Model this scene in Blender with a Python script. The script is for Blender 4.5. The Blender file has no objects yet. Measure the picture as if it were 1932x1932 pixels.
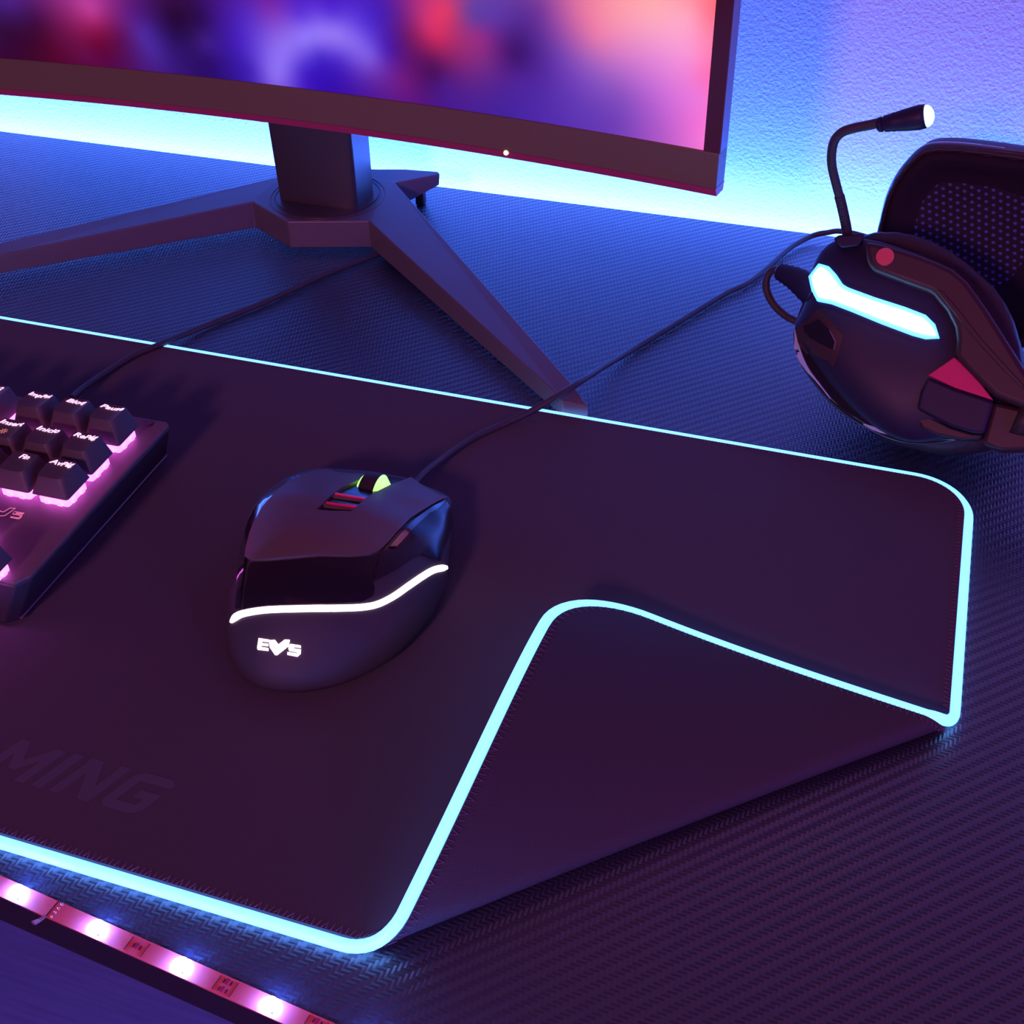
import bpy, bmesh, math, random
import numpy as np
from mathutils import Vector, Matrix, noise
from mathutils.bvhtree import BVHTree
random.seed(7)
S = bpy.context.scene
COL = S.collection

# ------------------------------------------------------------------ camera
FPX, PITCH, ROLL, YAW = 2347.891, 0.668787, -0.017806, 0.330928
CPOS = Vector((-0.050689, -0.502091, 0.355322))
_cy, _sy = math.cos(YAW), math.sin(YAW)
FWD = Vector((-_sy*math.cos(PITCH), _cy*math.cos(PITCH), -math.sin(PITCH)))
_r0 = Vector((_cy, _sy, 0)); _u0 = _r0.cross(FWD)
RIGHT = math.cos(ROLL)*_r0 + math.sin(ROLL)*_u0
UP = -math.sin(ROLL)*_r0 + math.cos(ROLL)*_u0
cam_d = bpy.data.cameras.new('camera')
cam_d.sensor_width = 36; cam_d.lens = FPX/1932*36; cam_d.clip_start = 0.01
cam = bpy.data.objects.new('camera', cam_d); COL.objects.link(cam)
cam.matrix_world = Matrix(((RIGHT.x, UP.x, -FWD.x, CPOS.x), (RIGHT.y, UP.y, -FWD.y, CPOS.y),
                           (RIGHT.z, UP.z, -FWD.z, CPOS.z), (0, 0, 0, 1)))
S.camera = cam
S.view_settings.view_transform = 'Standard'; S.view_settings.look = 'None'
S.view_settings.exposure = 0; S.view_settings.gamma = 1
S.cycles.use_denoising = True
S.cycles.max_bounces = 6
S.cycles.sample_clamp_indirect = 4

# ------------------------------------------------------------------ world, room lights and added fills
W = bpy.data.worlds.new('world'); S.world = W; W.use_nodes = True
bg = W.node_tree.nodes['Background']
bg.inputs[0].default_value = (0.24, 0.11, 0.85, 1); bg.inputs[1].default_value = 0.036

def area(name, loc, target, sx, sy, power, color, spread=None):
    l = bpy.data.lights.new(name, 'AREA'); l.shape = 'RECTANGLE'; l.size = sx; l.size_y = sy
    l.energy = power; l.color = color
    if spread: l.spread = spread
    o = bpy.data.objects.new(name, l); COL.objects.link(o); o.location = loc
    o.rotation_euler = (Vector(target)-Vector(loc)).to_track_quat('-Z', 'Y').to_euler()
    return o
DESK_BACK, WALL_Y = 0.2526, 0.285
# cyan-blue tape in the gap behind the desk, washing up the wall
area('wall_wash_light', (-0.15, 0.268, -0.045), (-0.15, 0.275, 0.3), 2.6, 0.012, 37.0, (0.046, 0.165, 1.0))
# added blue fill behind the monitor, shining at the wall; no such fixture
area('wall_fill_light', (-0.38, 0.170, 0.27), (-0.36, 0.285, 0.24), 0.44, 0.22, 0.6, (0.11, 0.17, 1.0))
# pink room lamp in front of the desk, to the left of the chair (throws the monitor's shadow on the wall)
area('pink_room_light', (-0.36, -1.55, 0.72), (-0.2, 0.2, 0.1), 0.17, 0.17, 8.5, (1.0, 0.27, 0.46))
# added broad soft pink fill from above, not a ceiling lamp
area('pink_fill_light', (-0.1, -0.9, 1.5), (-0.2, 0.0, 0.0), 1.4, 1.0, 1.6, (1.0, 0.16, 0.46))
# blue room lamp, low on the right in front of the desk
area('blue_room_light', (0.90, -1.0, 0.25), (-0.25, -0.1, 0.0), 0.4, 0.3, 5.5, (0.08, 0.10, 1.0))
# red lamp to the right
area('red_room_light', (0.62, -0.30, 0.40), (0.0, -0.2, 0.0), 0.2, 0.2, 0.6, (1.0, 0.02, 0.16))
# added purple fill that lights the floor; no lamp hangs there
area('floor_fill_light', (-0.2, -0.55, -0.12), (-0.3, -0.75, -0.7), 0.8, 0.2, 4.0, (0.14, 0.03, 1.0))

# ------------------------------------------------------------------ helpers
def ray(px, py):
    return FWD*FPX + RIGHT*(px-966) - UP*(py-966)
def at(px, py, z=None, X=None, Y=None, P=None, N=None):
    v = ray(px, py)
    if z is not None: t = (z-CPOS.z)/v.z
    elif X is not None: t = (X-CPOS.x)/v.x
    elif Y is not None: t = (Y-CPOS.y)/v.y
    else: t = (P-CPOS).dot(N)/v.dot(N)
    return CPOS + v*t
def proj(p):
    v = Vector(p)-CPOS; d = v.dot(FWD)
    return 966+FPX*v.dot(RIGHT)/d, 966-FPX*v.dot(UP)/d
def tag(o, label=None, cat=None, group=None, kind=None):
    if label: o['label'] = label
    if cat: o['category'] = cat
    if group: o['group'] = group
    if kind: o['kind'] = kind
    return o
def empty(name, loc, rz=0):
    o = bpy.data.objects.new(name, None); COL.objects.link(o); o.location = loc
    o.rotation_euler = (0, 0, rz); o.empty_display_size = 0.02
    bpy.context.view_layer.update()
    return o
def mkobj(name, verts, faces, mat, parent=None, smooth=False, bevel=0, seg=2, world=False, fmats=None, auto=None):
    me = bpy.data.meshes.new(name); me.from_pydata([tuple(v) for v in verts], [], faces); me.validate()
    mats = mat if isinstance(mat, (list, tuple)) else [mat]
    for m in mats: me.materials.append(m)
    if fmats:
        for p, i in zip(me.polygons, fmats): p.material_index = i
    bm = bmesh.new(); bm.from_mesh(me); bmesh.ops.recalc_face_normals(bm, faces=bm.faces); bm.to_mesh(me); bm.free()
    if smooth:
        for p in me.polygons: p.use_smooth = True
    o = bpy.data.objects.new(name, me); COL.objects.link(o)
    if parent:
        o.parent = parent
        if world: o.matrix_parent_inverse = parent.matrix_world.inverted()
    if bevel:
        b = o.modifiers.new('bevel', 'BEVEL'); b.width = bevel; b.segments = seg; b.limit_method = 'ANGLE'
        b.angle_limit = math.radians(28); b.harden_normals = False
        if not smooth:
            for p in me.polygons: p.use_smooth = True
            if auto is None: auto = 40
    if auto:
        for p in me.polygons: p.use_smooth = True
        me.set_sharp_from_angle(angle=math.radians(auto))
    return o
class MB:
    def __init__(s): s.v = []; s.f = []
    def add(s, v, f):
        n = len(s.v); s.v += [Vector(a) for a in v]; s.f += [tuple(i+n for i in q) for q in f]; return s
    def box(s, c, d, M=None):
        x, y, z = [k/2 for k in d]; c = Vector(c)
        v = [Vector((a*x, b*y, e*z)) for e in (-1, 1) for a, b in ((-1, -1), (1, -1), (1, 1), (-1, 1))]
        if M: v = [M @ a for a in v]
        return s.add([a+c for a in v], [(0, 3, 2, 1), (4, 5, 6, 7), (0, 1, 5, 4), (1, 2, 6, 5), (2, 3, 7, 6), (3, 0, 4, 7)])
    def loft(s, rings, cap=True, closed=True):
        n = len(rings[0]); v = [p for r in rings for p in r]; f = []
        for i in range(len(rings)-1):
            for j in range(n if closed else n-1):
                k = (j+1) % n; f.append((i*n+j, i*n+k, (i+1)*n+k, (i+1)*n+j))
        if cap: f.append(tuple(range(n-1, -1, -1))); f.append(tuple((len(rings)-1)*n+j for j in range(n)))
        return s.add(v, f)
    def prism(s, poly, z0, z1):
        return s.loft([[Vector((p[0], p[1], z0)) for p in poly], [Vector((p[0], p[1], z1)) for p in poly]])
    def tube(s, pts, r, n=10, cap=True):
        pts = [Vector(p) for p in pts]; rings = []; up = None
        for i, p in enumerate(pts):
            t = (pts[min(i+1, len(pts)-1)]-pts[max(i-1, 0)]).normalized()
            if up is None:
                up = Vector((0, 0, 1)) if abs(t.z) < .9 else Vector((1, 0, 0))
            a = t.cross(up).normalized(); up = a.cross(t).normalized()
            rr = r[i] if isinstance(r, (list, tuple)) else r
            rings.append([p + a*math.cos(q)*rr + up*math.sin(q)*rr for q in [2*math.pi*k/n for k in range(n)]])
        return s.loft(rings, cap)
    def build(s, name, mat, parent=None, **k): return mkobj(name, s.v, s.f, mat, parent, **k)
def spline(P, per=8, closed=False):
    P = [Vector(p) for p in P]; n = len(P); out = []
    rng = range(n) if closed else range(n-1)
    for i in rng:
        a, b, c, d = (P[(i-1) % n], P[i], P[(i+1) % n], P[(i+2) % n]) if closed else (P[max(i-1, 0)], P[i], P[i+1], P[min(i+2, n-1)])
        for k in range(per):
            t = k/per
            out.append(.5*((2*b)+(c-a)*t+(2*a-5*b+4*c-d)*t*t+(3*b-a-3*c+d)*t**3))
    if not closed: out.append(P[-1])
    return out
def rrect(w, h, r, n=5, cx=0, cy=0):
    o = []
    for sx, sy, a0 in ((1, -1, -90), (1, 1, 0), (-1, 1, 90), (-1, -1, 180)):
        for k in range(n+1):
            a = math.radians(a0+90*k/n); o.append((cx+sx*(w/2-r)+r*math.cos(a), cy+sy*(h/2-r)+r*math.sin(a)))
    return o
def lin(c): return tuple((x/255/12.92 if x/255 <= .04045 else ((x/255+.055)/1.055)**2.4) for x in c)

# ------------------------------------------------------------------ materials
def mat(name, col, rough=.5, metal=0, spec=.5, emit=None, es=0, coat=0, noise_bump=None, sheen=0):
    m = bpy.data.materials.new(name); m.use_nodes = True; nt = m.node_tree; b = nt.nodes['Principled BSDF']
    b.inputs['Base Color'].default_value = (*col, 1); b.inputs['Roughness'].default_value = rough
    b.inputs['Metallic'].default_value = metal; b.inputs['Specular IOR Level'].default_value = spec
    b.inputs['Coat Weight'].default_value = coat; b.inputs['Sheen Weight'].default_value = sheen
    if emit: b.inputs['Emission Color'].default_value = (*emit, 1); b.inputs['Emission Strength'].default_value = es
    tc = nt.nodes.new('ShaderNodeTexCoord'); nz = nt.nodes.new('ShaderNodeTexNoise')
    nt.links.new(tc.outputs['Object'], nz.inputs['Vector'])
    sc, st, dist = noise_bump or (900, .08, .0002)
    nz.inputs['Scale'].default_value = sc; nz.inputs['Detail'].default_value = 4
    bp = nt.nodes.new('ShaderNodeBump'); bp.inputs['Strength'].default_value = st; bp.inputs['Distance'].default_value = dist
    nt.links.new(nz.outputs['Fac'], bp.inputs['Height']); nt.links.new(bp.outputs['Normal'], b.inputs['Normal'])
    return m
def nodes_of(m): return m.node_tree, m.node_tree.nodes['Principled BSDF']
def mth(nt, op, a, b=None, c=None):
    n = nt.nodes.new('ShaderNodeMath'); n.operation = op
    for i, x in enumerate((a, b, c)):
        if x is None: continue
        if isinstance(x, (int, float)): n.inputs[i].default_value = x
        else: nt.links.new(x, n.inputs[i])
    return n.outputs[0]
def carbon():
    m = mat('carbon_fibre_vinyl', (.02, .02, .03), .38, spec=.5); nt, b = nodes_of(m)
    tc = nt.nodes.new('ShaderNodeTexCoord'); sp = nt.nodes.new('ShaderNodeSeparateXYZ')
    nt.links.new(tc.outputs['Object'], sp.inputs[0])
    s = .00155
    x = mth(nt, 'DIVIDE', sp.outputs[0], s); y = mth(nt, 'DIVIDE', sp.outputs[1], s)
    fx = mth(nt, 'FLOOR', x); fy = mth(nt, 'FLOOR', y)
    d = mth(nt, 'SUBTRACT', fx, fy); md = mth(nt, 'FLOORED_MODULO', d, 4)
    mask = mth(nt, 'LESS_THAN', md, 1.5)
    hx = mth(nt, 'ABSOLUTE', mth(nt, 'SINE', mth(nt, 'MULTIPLY', x, math.pi)))
    hy = mth(nt, 'ABSOLUTE', mth(nt, 'SINE', mth(nt, 'MULTIPLY', y, math.pi)))
    mx = nt.nodes.new('ShaderNodeMix'); nt.links.new(mask, mx.inputs[0]); nt.links.new(hy, mx.inputs[2]); nt.links.new(hx, mx.inputs[3])
    bp = nt.nodes.new('ShaderNodeBump'); bp.inputs['Strength'].default_value = .36; bp.inputs['Distance'].default_value = .0004
    nt.links.new(mx.outputs[0], bp.inputs['Height']); nt.links.new(bp.outputs['Normal'], b.inputs['Normal'])
    cr = nt.nodes.new('ShaderNodeMix'); cr.data_type = 'RGBA'; nt.links.new(mask, cr.inputs[0])
    cr.inputs[6].default_value = (.014, .014, .036, 1); cr.inputs[7].default_value = (.017, .017, .044, 1)
    b.inputs['IOR'].default_value = 1.75
    nt.links.new(cr.outputs[2], b.inputs['Base Color'])
    nt.links.new(mth(nt, 'MULTIPLY_ADD', mask, -.12, .46), b.inputs['Roughness'])
    nt.links.new(mth(nt, 'MULTIPLY_ADD', mask, .35, .65), b.inputs['Specular IOR Level'])
    return m
def dots(name, base, dot, pitch, rad):
    """perforated fabric: staggered rows of small round holes"""
    m = mat(name, base, .8); nt, b = nodes_of(m)
    tc = nt.nodes.new('ShaderNodeTexCoord'); sp = nt.nodes.new('ShaderNodeSeparateXYZ')
    nt.links.new(tc.outputs['UV'], sp.inputs[0])
    y = mth(nt, 'DIVIDE', sp.outputs[1], pitch*.866); fy = mth(nt, 'FLOOR', y)
    off = mth(nt, 'MULTIPLY', mth(nt, 'FLOORED_MODULO', fy, 2), .5)
    x = mth(nt, 'ADD', mth(nt, 'DIVIDE', sp.outputs[0], pitch), off)
    dx = mth(nt, 'SUBTRACT', mth(nt, 'FRACT', x), .5); dy = mth(nt, 'SUBTRACT', mth(nt, 'FRACT', y), .5)
    r = mth(nt, 'SQRT', mth(nt, 'ADD', mth(nt, 'MULTIPLY', dx, dx), mth(nt, 'MULTIPLY', dy, dy)))
    ss = nt.nodes.new('ShaderNodeMapRange'); nt.links.new(r, ss.inputs[0])
    ss.inputs[1].default_value = rad-.06; ss.inputs[2].default_value = rad+.06; ss.inputs[3].default_value = 1; ss.inputs[4].default_value = 0
    cr = nt.nodes.new('ShaderNodeMix'); cr.data_type = 'RGBA'; nt.links.new(ss.outputs[0], cr.inputs[0])
    cr.inputs[6].default_value = (*base, 1); cr.inputs[7].default_value = (*dot, 1)
    nt.links.new(cr.outputs[2], b.inputs['Base Color'])
    return m
M = {
 'carbon': carbon(),
 'wall': mat('rough_plaster', (.62, .62, .64), .85, noise_bump=(560, .24, .0016)),
 'desk_edge': mat('desk_edge_band', (.02, .02, .03), .5),
 'cloth': mat('mat_cloth', (.068, .060, .095), .88, spec=.25, noise_bump=(2600, .35, .0004), sheen=.15),
 'rubber': mat('mat_rubber', (.060, .055, .075), .75, spec=.3, noise_bump=(1700, .5, .0005)),
 'print': mat('mat_print', (.095, .10, .15), .7, spec=.3),
 'thread': mat('stitch_thread', (.16, .08, .16), .7),
 'glow': mat('light_guide', (.3, .6, .8), .4, emit=(.115, .36, 1.0), es=3.0),
 'kplate': mat('keyboard_plate', (.13, .11, .12), .42, spec=.5),
 'kcase': mat('keyboard_case', (.03, .03, .045), .45),
 'cap': mat('keycap_plastic', (.085, .075, .085), .5, spec=.4),
 'legend': mat('lit_legend', (.9, .7, .9), .5, emit=(1.0, .55, .88), es=1.5),
 'sun': mat('printed_symbol', (.9, .4, .3), .5, emit=(1.0, .35, .25), es=.5),
 'klogo': mat('printed_logo', (.9, .45, .5), .5, emit=(1.0, .3, .45), es=.35),
 'switch': mat('lit_switch_housing', (.9, .6, .9), .3, emit=(1.0, .13, .90), es=4.0),
 'keyled': mat('key_led', (.9, .3, .9), .3, emit=(.95, .10, .90), es=14),
 'mbody': mat('mouse_body', (.05, .045, .06), .58, spec=.35),
 'mcover': mat('mouse_cover', (.13, .105, .105), .5, spec=.4),
 'mgloss': mat('mouse_gloss', (.02, .015, .025), .16, spec=.22, coat=.0, noise_bump=(60, .02, .0002)),
 'mred': mat('red_button_ridge', (.5, .01, .06), .3, emit=(.8, .0, .08), es=.22),
 'mglow': mat('mouse_light_strip', (1, .8, .9), .4, emit=(1.0, .72, .84), es=3.2),
 'green': mat('wheel_light', (.3, 1, .3), .3, emit=(.33, 1.0, .16), es=2.0),
 'tread': mat('wheel_rubber', (.03, .025, .03), .6),
 'cable': mat('braided_cable', (.05, .045, .06), .45, noise_bump=(2500, .6, .0004)),
 'chin': mat('monitor_chin', (.19, .15, .09), .42, spec=.45),
 'bezel': mat('monitor_bezel', (.10, .014, .028), .35),  # dark red puts the screen's reflection into the bezel colour
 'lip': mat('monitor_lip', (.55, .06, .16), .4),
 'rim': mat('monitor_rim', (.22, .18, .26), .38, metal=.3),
 'stand': mat('stand_paint', (.13, .11, .135), .42, spec=.5),
 'post': mat('stand_post', (.06, .05, .055), .35, spec=.5),
 'led_w': mat('power_led', (1, .9, .6), .4, emit=(1.0, .75, .45), es=1.6),
 'hshell': mat('headset_shell', (.022, .019, .058), .48, spec=.35),
 'hgloss': mat('headset_gloss', (.02, .02, .03), .10, spec=.8, coat=.8, noise_bump=(60, .02, .0002)),
 'fabric': mat('pad_fabric', (.022, .016, .024), .85, spec=.2, noise_bump=(1500, .4, .0004)),
 'harm': mat('headset_arm', (.05, .025, .035), .42),
 'leather': mat('ear_leather', (.04, .03, .038), .5, spec=.4, noise_bump=(260, .5, .0012)),
 'hlight': mat('headset_light', (.8, .95, 1), .4, emit=(.24, .60, 1.0), es=12.0),
 'hlight_halo': mat('headset_light_halo', (.3, .7, 1), .3, emit=(.05, .34, 1.0), es=2.4),
 'rim_reflect': mat('painted_reflection_plastic', (.55, .75, .9), .3, spec=.8),  # pale colour stands in for the cyan reflection on the rim
 'hred': mat('headset_red', (.75, .01, .16), .4),
 'redlit_metal': mat('brushed_red_lit_metal', (.85, .22, .32), .28, metal=.9),  # red light falling on the badge is put into its colour
 'mictip': mat('mic_tip_light', (.7, .95, 1), .4, emit=(.32, .85, 1.0), es=2.6),
 'mesh': dots('speaker_mesh', (.014, .012, .02), (.10, .11, .36), .0040, .22),
 'tape': mat('strip_board', (.85, .11, .13), .45),
 'tape_dark': mat('strip_print', (.05, .01, .03), .6),
 'resistor': mat('strip_resistor', (.5, .02, .08), .3),
 'solder': mat('solder', (.95, .45, .5), .15, metal=.8),
 'led': mat('led_emitter', (1, 1, 1), .3, emit=(.085, .22, 1.0), es=480),
 'ledbody': mat('led_body', (.9, .95, 1), .4, emit=(.12, .45, 1.0), es=.6),
 'screw': mat('screw_metal', (.2, .15, .2), .25, metal=.9),
}
def floor_mat():
    m = mat('laminate_floor', (.3, .28, .32), .5); nt, b = nodes_of(m)
    tc = nt.nodes.new('ShaderNodeTexCoord'); mp = nt.nodes.new('ShaderNodeMapping'); mp.inputs['Scale'].default_value = (3, 60, 1)
    mp.inputs['Rotation'].default_value = (0, 0, .25)
    nt.links.new(tc.outputs['Object'], mp.inputs[0]); nz = nt.nodes.new('ShaderNodeTexNoise'); nz.inputs['Scale'].default_value = 3
    nz.inputs['Detail'].default_value = 6; nt.links.new(mp.outputs[0], nz.inputs['Vector'])
    cr = nt.nodes.new('ShaderNodeMix'); cr.data_type = 'RGBA'; nt.links.new(nz.outputs[0], cr.inputs[0])
    cr.inputs[6].default_value = (.12, .09, .16, 1); cr.inputs[7].default_value = (.24, .19, .32, 1)
    nt.links.new(cr.outputs[2], b.inputs['Base Color']); return m
M['floor'] = floor_mat()

# ------------------------------------------------------------------ structure
w = MB().box((0, WALL_Y+.05, .6), (5, .1, 3.0)).build('wall_back', M['wall']); tag(w, kind='structure', label='rough white plaster wall washed in cyan and lilac light')
f = MB().box((0, -1.2, -.76), (5, 3.3, .04)).build('floor', M['floor']); tag(f, kind='structure', label='purple lit laminate floor below the desk')

# ------------------------------------------------------------------ desk
def desk():
    t = empty('desk', (0, 0, -.735)); tag(t, 'wide black desk with a carbon fibre patterned top and a slanting front edge', 'desk')
    a, b = at(42, 1700, z=0), at(560, 1925, z=0)
    k = (b.y-a.y)/(b.x-a.x)
    fy = lambda x: a.y+k*(x-a.x)-.0015
    poly = [(-1.1, DESK_BACK), (-1.1, fy(-1.1)), (.18, fy(.18)), (.32, fy(.18)-.012), (.5, fy(.18)-.014), (1.0, fy(.18)-.014), (1.0, DESK_BACK)]
    o = MB().prism(poly, -.018, 0).build('desktop', [M['carbon'], M['desk_edge']], t, world=True, bevel=.0012, auto=30)
    for p_ in o.data.polygons: p_.material_index = 0 if p_.normal.z > .5 else 1
    for x in (-1.0, .9):
        MB().box((x, .2, -.377), (.06, .05, .716)).box((x, -.2, -.377), (.06, .05, .716)).box((x, 0, -.725), (.06, .45, .02)).build('leg', M['desk_edge'], t, world=True, bevel=.003)
desk()

# ------------------------------------------------------------------ mouse mat with its lifted corner
YB = -.30437
Q = (-.17392, -.14841, .0071744, .0054200, 2.38751, 3.15020, .0234746, -.0019775, -.0873946, 5.24905, 7.67493)
FA = Vector((Q[0], YB)); FB = Vector((0, Q[1])); FLn = (FB-FA).length; FL = (FB-FA)/FLn; FN = Vector((FL.y, -FL.x))
def fmap(x, y, w):
    d = Vector((x, y))-FA; t = d.dot(FL)/FLn; s = d.dot(FN); tc = min(1.1, max(-.1, t))
    R = max(.002, Q[2]+(Q[3]-Q[2])*tc+Q[7]*4*tc*(1-tc)); fi = Q[4]+(Q[5]-Q[4])*tc+Q[8]*4*tc*(1-tc)
    if s < 0: return Vector((x, y, w))
    al = min(s/R, fi); ex = max(0, s-R*fi); k = Q[9]+(Q[10]-Q[9])*tc
    X = R*math.sin(al)+ex*math.cos(al)-math.sin(al)*k*ex*ex/2
    Z = R*(1-math.cos(al))+ex*math.sin(al)+math.cos(al)*k*ex*ex/2
    X -= math.sin(al)*w; Z += math.cos(al)*w
    p = FA+FL*(t*FLn)+FN*X
    return Vector((p.x, p.y, max(Z, .0002)))
def mat_outline(off=0, step=.004):
    rc = Q[6]; rf = .031; x0 = -.80; o = []
    def line(a, b):
        n = max(1, int((Vector(b)-Vector(a)).length/step))
        return [(a[0]+(b[0]-a[0])*i/n, a[1]+(b[1]-a[1])*i/n) for i in range(n)]
    def arc(cx, cy, a0, rr=None):
        r = (rr or rc)+off
        return [(cx+r*math.cos(math.radians(a0+90*i/14)), cy+r*math.sin(math.radians(a0+90*i/14))) for i in range(14)]
    o += line((x0+rc, YB-off), (-rf, YB-off)); o += arc(-rf, YB+rf, -90, rf)
    o += line((off, YB+rf), (off, -rc)); o += arc(-rc, -rc, 0)
    o += line((-rc, off), (x0+rc, off)); o += arc(x0+rc, -rc, 90)
    o += line((x0-off, -rc), (x0-off, YB+rc)); o += arc(x0+rc, YB+rc, 180)
    return o
def mouse_mat():
    t = empty('mouse_mat', (-.4, YB/2, 0)); tag(t, 'large black cloth mouse mat with glowing cyan edge and one corner folded over', 'mouse mat')
    bm = bmesh.new(); bm.faces.new([bm.verts.new((x, y, 0)) for x, y in mat_outline()])
    def cut(co, no):
        bmesh.ops.bisect_plane(bm, geom=bm.verts[:]+bm.edges[:]+bm.faces[:], plane_co=co, plane_no=no, dist=1e-6)
    for i in range(-1, 90):
        s = i*.0018 if i < 20 else .036+(i-20)*.004
        if s > .16: break
        cut((FA.x+FN.x*s, FA.y+FN.y*s, 0), (FN.x, FN.y, 0))
    for i in range(0, 31): cut((FA.x+FL.x*FLn*i/30, FA.y+FL.y*FLn*i/30, 0), (FL.x, FL.y, 0))
    for i in range(1, 9): cut((-.8+.09*i, 0, 0), (1, 0, 0))
    bm.verts.index_update(); n = len(bm.verts)
    V = [fmap(v.co.x, v.co.y, .0045) for v in bm.verts]+[fmap(v.co.x, v.co.y, .0003) for v in bm.verts]
    F = []; fm = []
    for fc in bm.faces:
        ix = [v.index for v in fc.verts]; F.append(tuple(ix)); fm.append(0); F.append(tuple(i+n for i in reversed(ix))); fm.append(1)
    for e in bm.edges:
        if len(e.link_faces) == 1:
            a, b = e.verts[0].index, e.verts[1].index; F.append((a, b, b+n, a+n)); fm.append(0)
    bm.free()
    mkobj('pad', V, F, [M['cloth'], M['rubber']], t, world=True, fmats=fm, auto=50)
    path = [fmap(x, y, .0021) for x, y in mat_outline(.0021, .003)]
    MB().tube(path+[path[0]], .0022, 10, False).build('glowing_edge', M['glow'], t, world=True, smooth=True)
    st = MB()
    for side, w in ((0, .0047), (1, -.0001)):
        o1 = mat_outline(-.0002, .0017); o2 = mat_outline(-.0026, .0024)
        m_ = min(len(o1), len(o2))
        for i in range(m_):
            x, y = o1[i]
            if x < -.5: continue
            a = Vector(o1[i]); c = min(o2, key=lambda p: (p[0]-a.x)**2+(p[1]-a.y)**2)
            nx, ny = c
            if side and (a-FA).dot(FN) < 0: continue
            tx = Vector((ny-a.y, a.x-nx))*.25
            p = fmap(a.x, a.y, w); q = fmap(nx+tx.x, ny+tx.y, w)
            st.tube([p, q], .00016, 4)
    st.build('edge_stitching', M['thread'], t, world=True)
    # the printed word, letter by letter in slanted strokes (unit = cap height)
    H = .0176; org = at(60, 1487, z=.004); sh = .62; adv = .93
    d0 = (at(285, 1537, z=.004)-at(60, 1487, z=.004)); ang = math.atan2(d0.y-.0, d0.x)
    L = {
     'M': ([[(0, 0), (.24, 0), (.24, .62), (.52, .25), (.68, .25), (.96, .62), (.96, 0), (1.2, 0), (1.2, 1), (.96, 1), (.6, .52), (.24, 1), (0, 1)]], 1.2),
     'I': ([[(0, 0), (.26, 0), (.26, 1), (0, 1)]], .26),
     'N': ([[(0, 0), (.24, 0), (.24, .64), (.72, 0), (1.0, 0), (1.0, 1), (.76, 1), (.76, .38), (.30, 1), (0, 1)]], 1.0),
     'G': ([[(.16, 0), (.84, 0), (1.0, .14), (1.0, .58), (.5, .58), (.5, .38), (.75, .38), (.75, .22), (.25, .22), (.25, .78), (1.0, .78), (1.0, .88), (.88, 1), (.16, 1), (0, .86), (0, .14)]], 1.0),
     'A': ([[(0, 0), (.26, 0), (.36, .2), (.74, .2), (.84, 0), (1.1, 0), (.68, 1), (.42, 1)]], 1.1)}
    x = 0.0; place = []
    xs = {}
    word = 'GAMING'; pos = 0
    for ch in word:
        place.append((ch, pos)); pos += L[ch][1]+.2
    xi = place[3][1]    # the I
    base = at(62, 1478, z=.0042)
    tx = MB()
    for ch, p0 in place:
        for poly in L[ch][0]:
            pts = []
            for u, v in poly:
                uu = (p0-xi+u)*H*.93+v*H*sh*.62; pts.append((base.x+uu, base.y+v*H-.0012))
            tx.prism(pts, .0042, .00463)
    tx.build('printed_lettering', M['print'], t, world=True)
mouse_mat()

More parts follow.
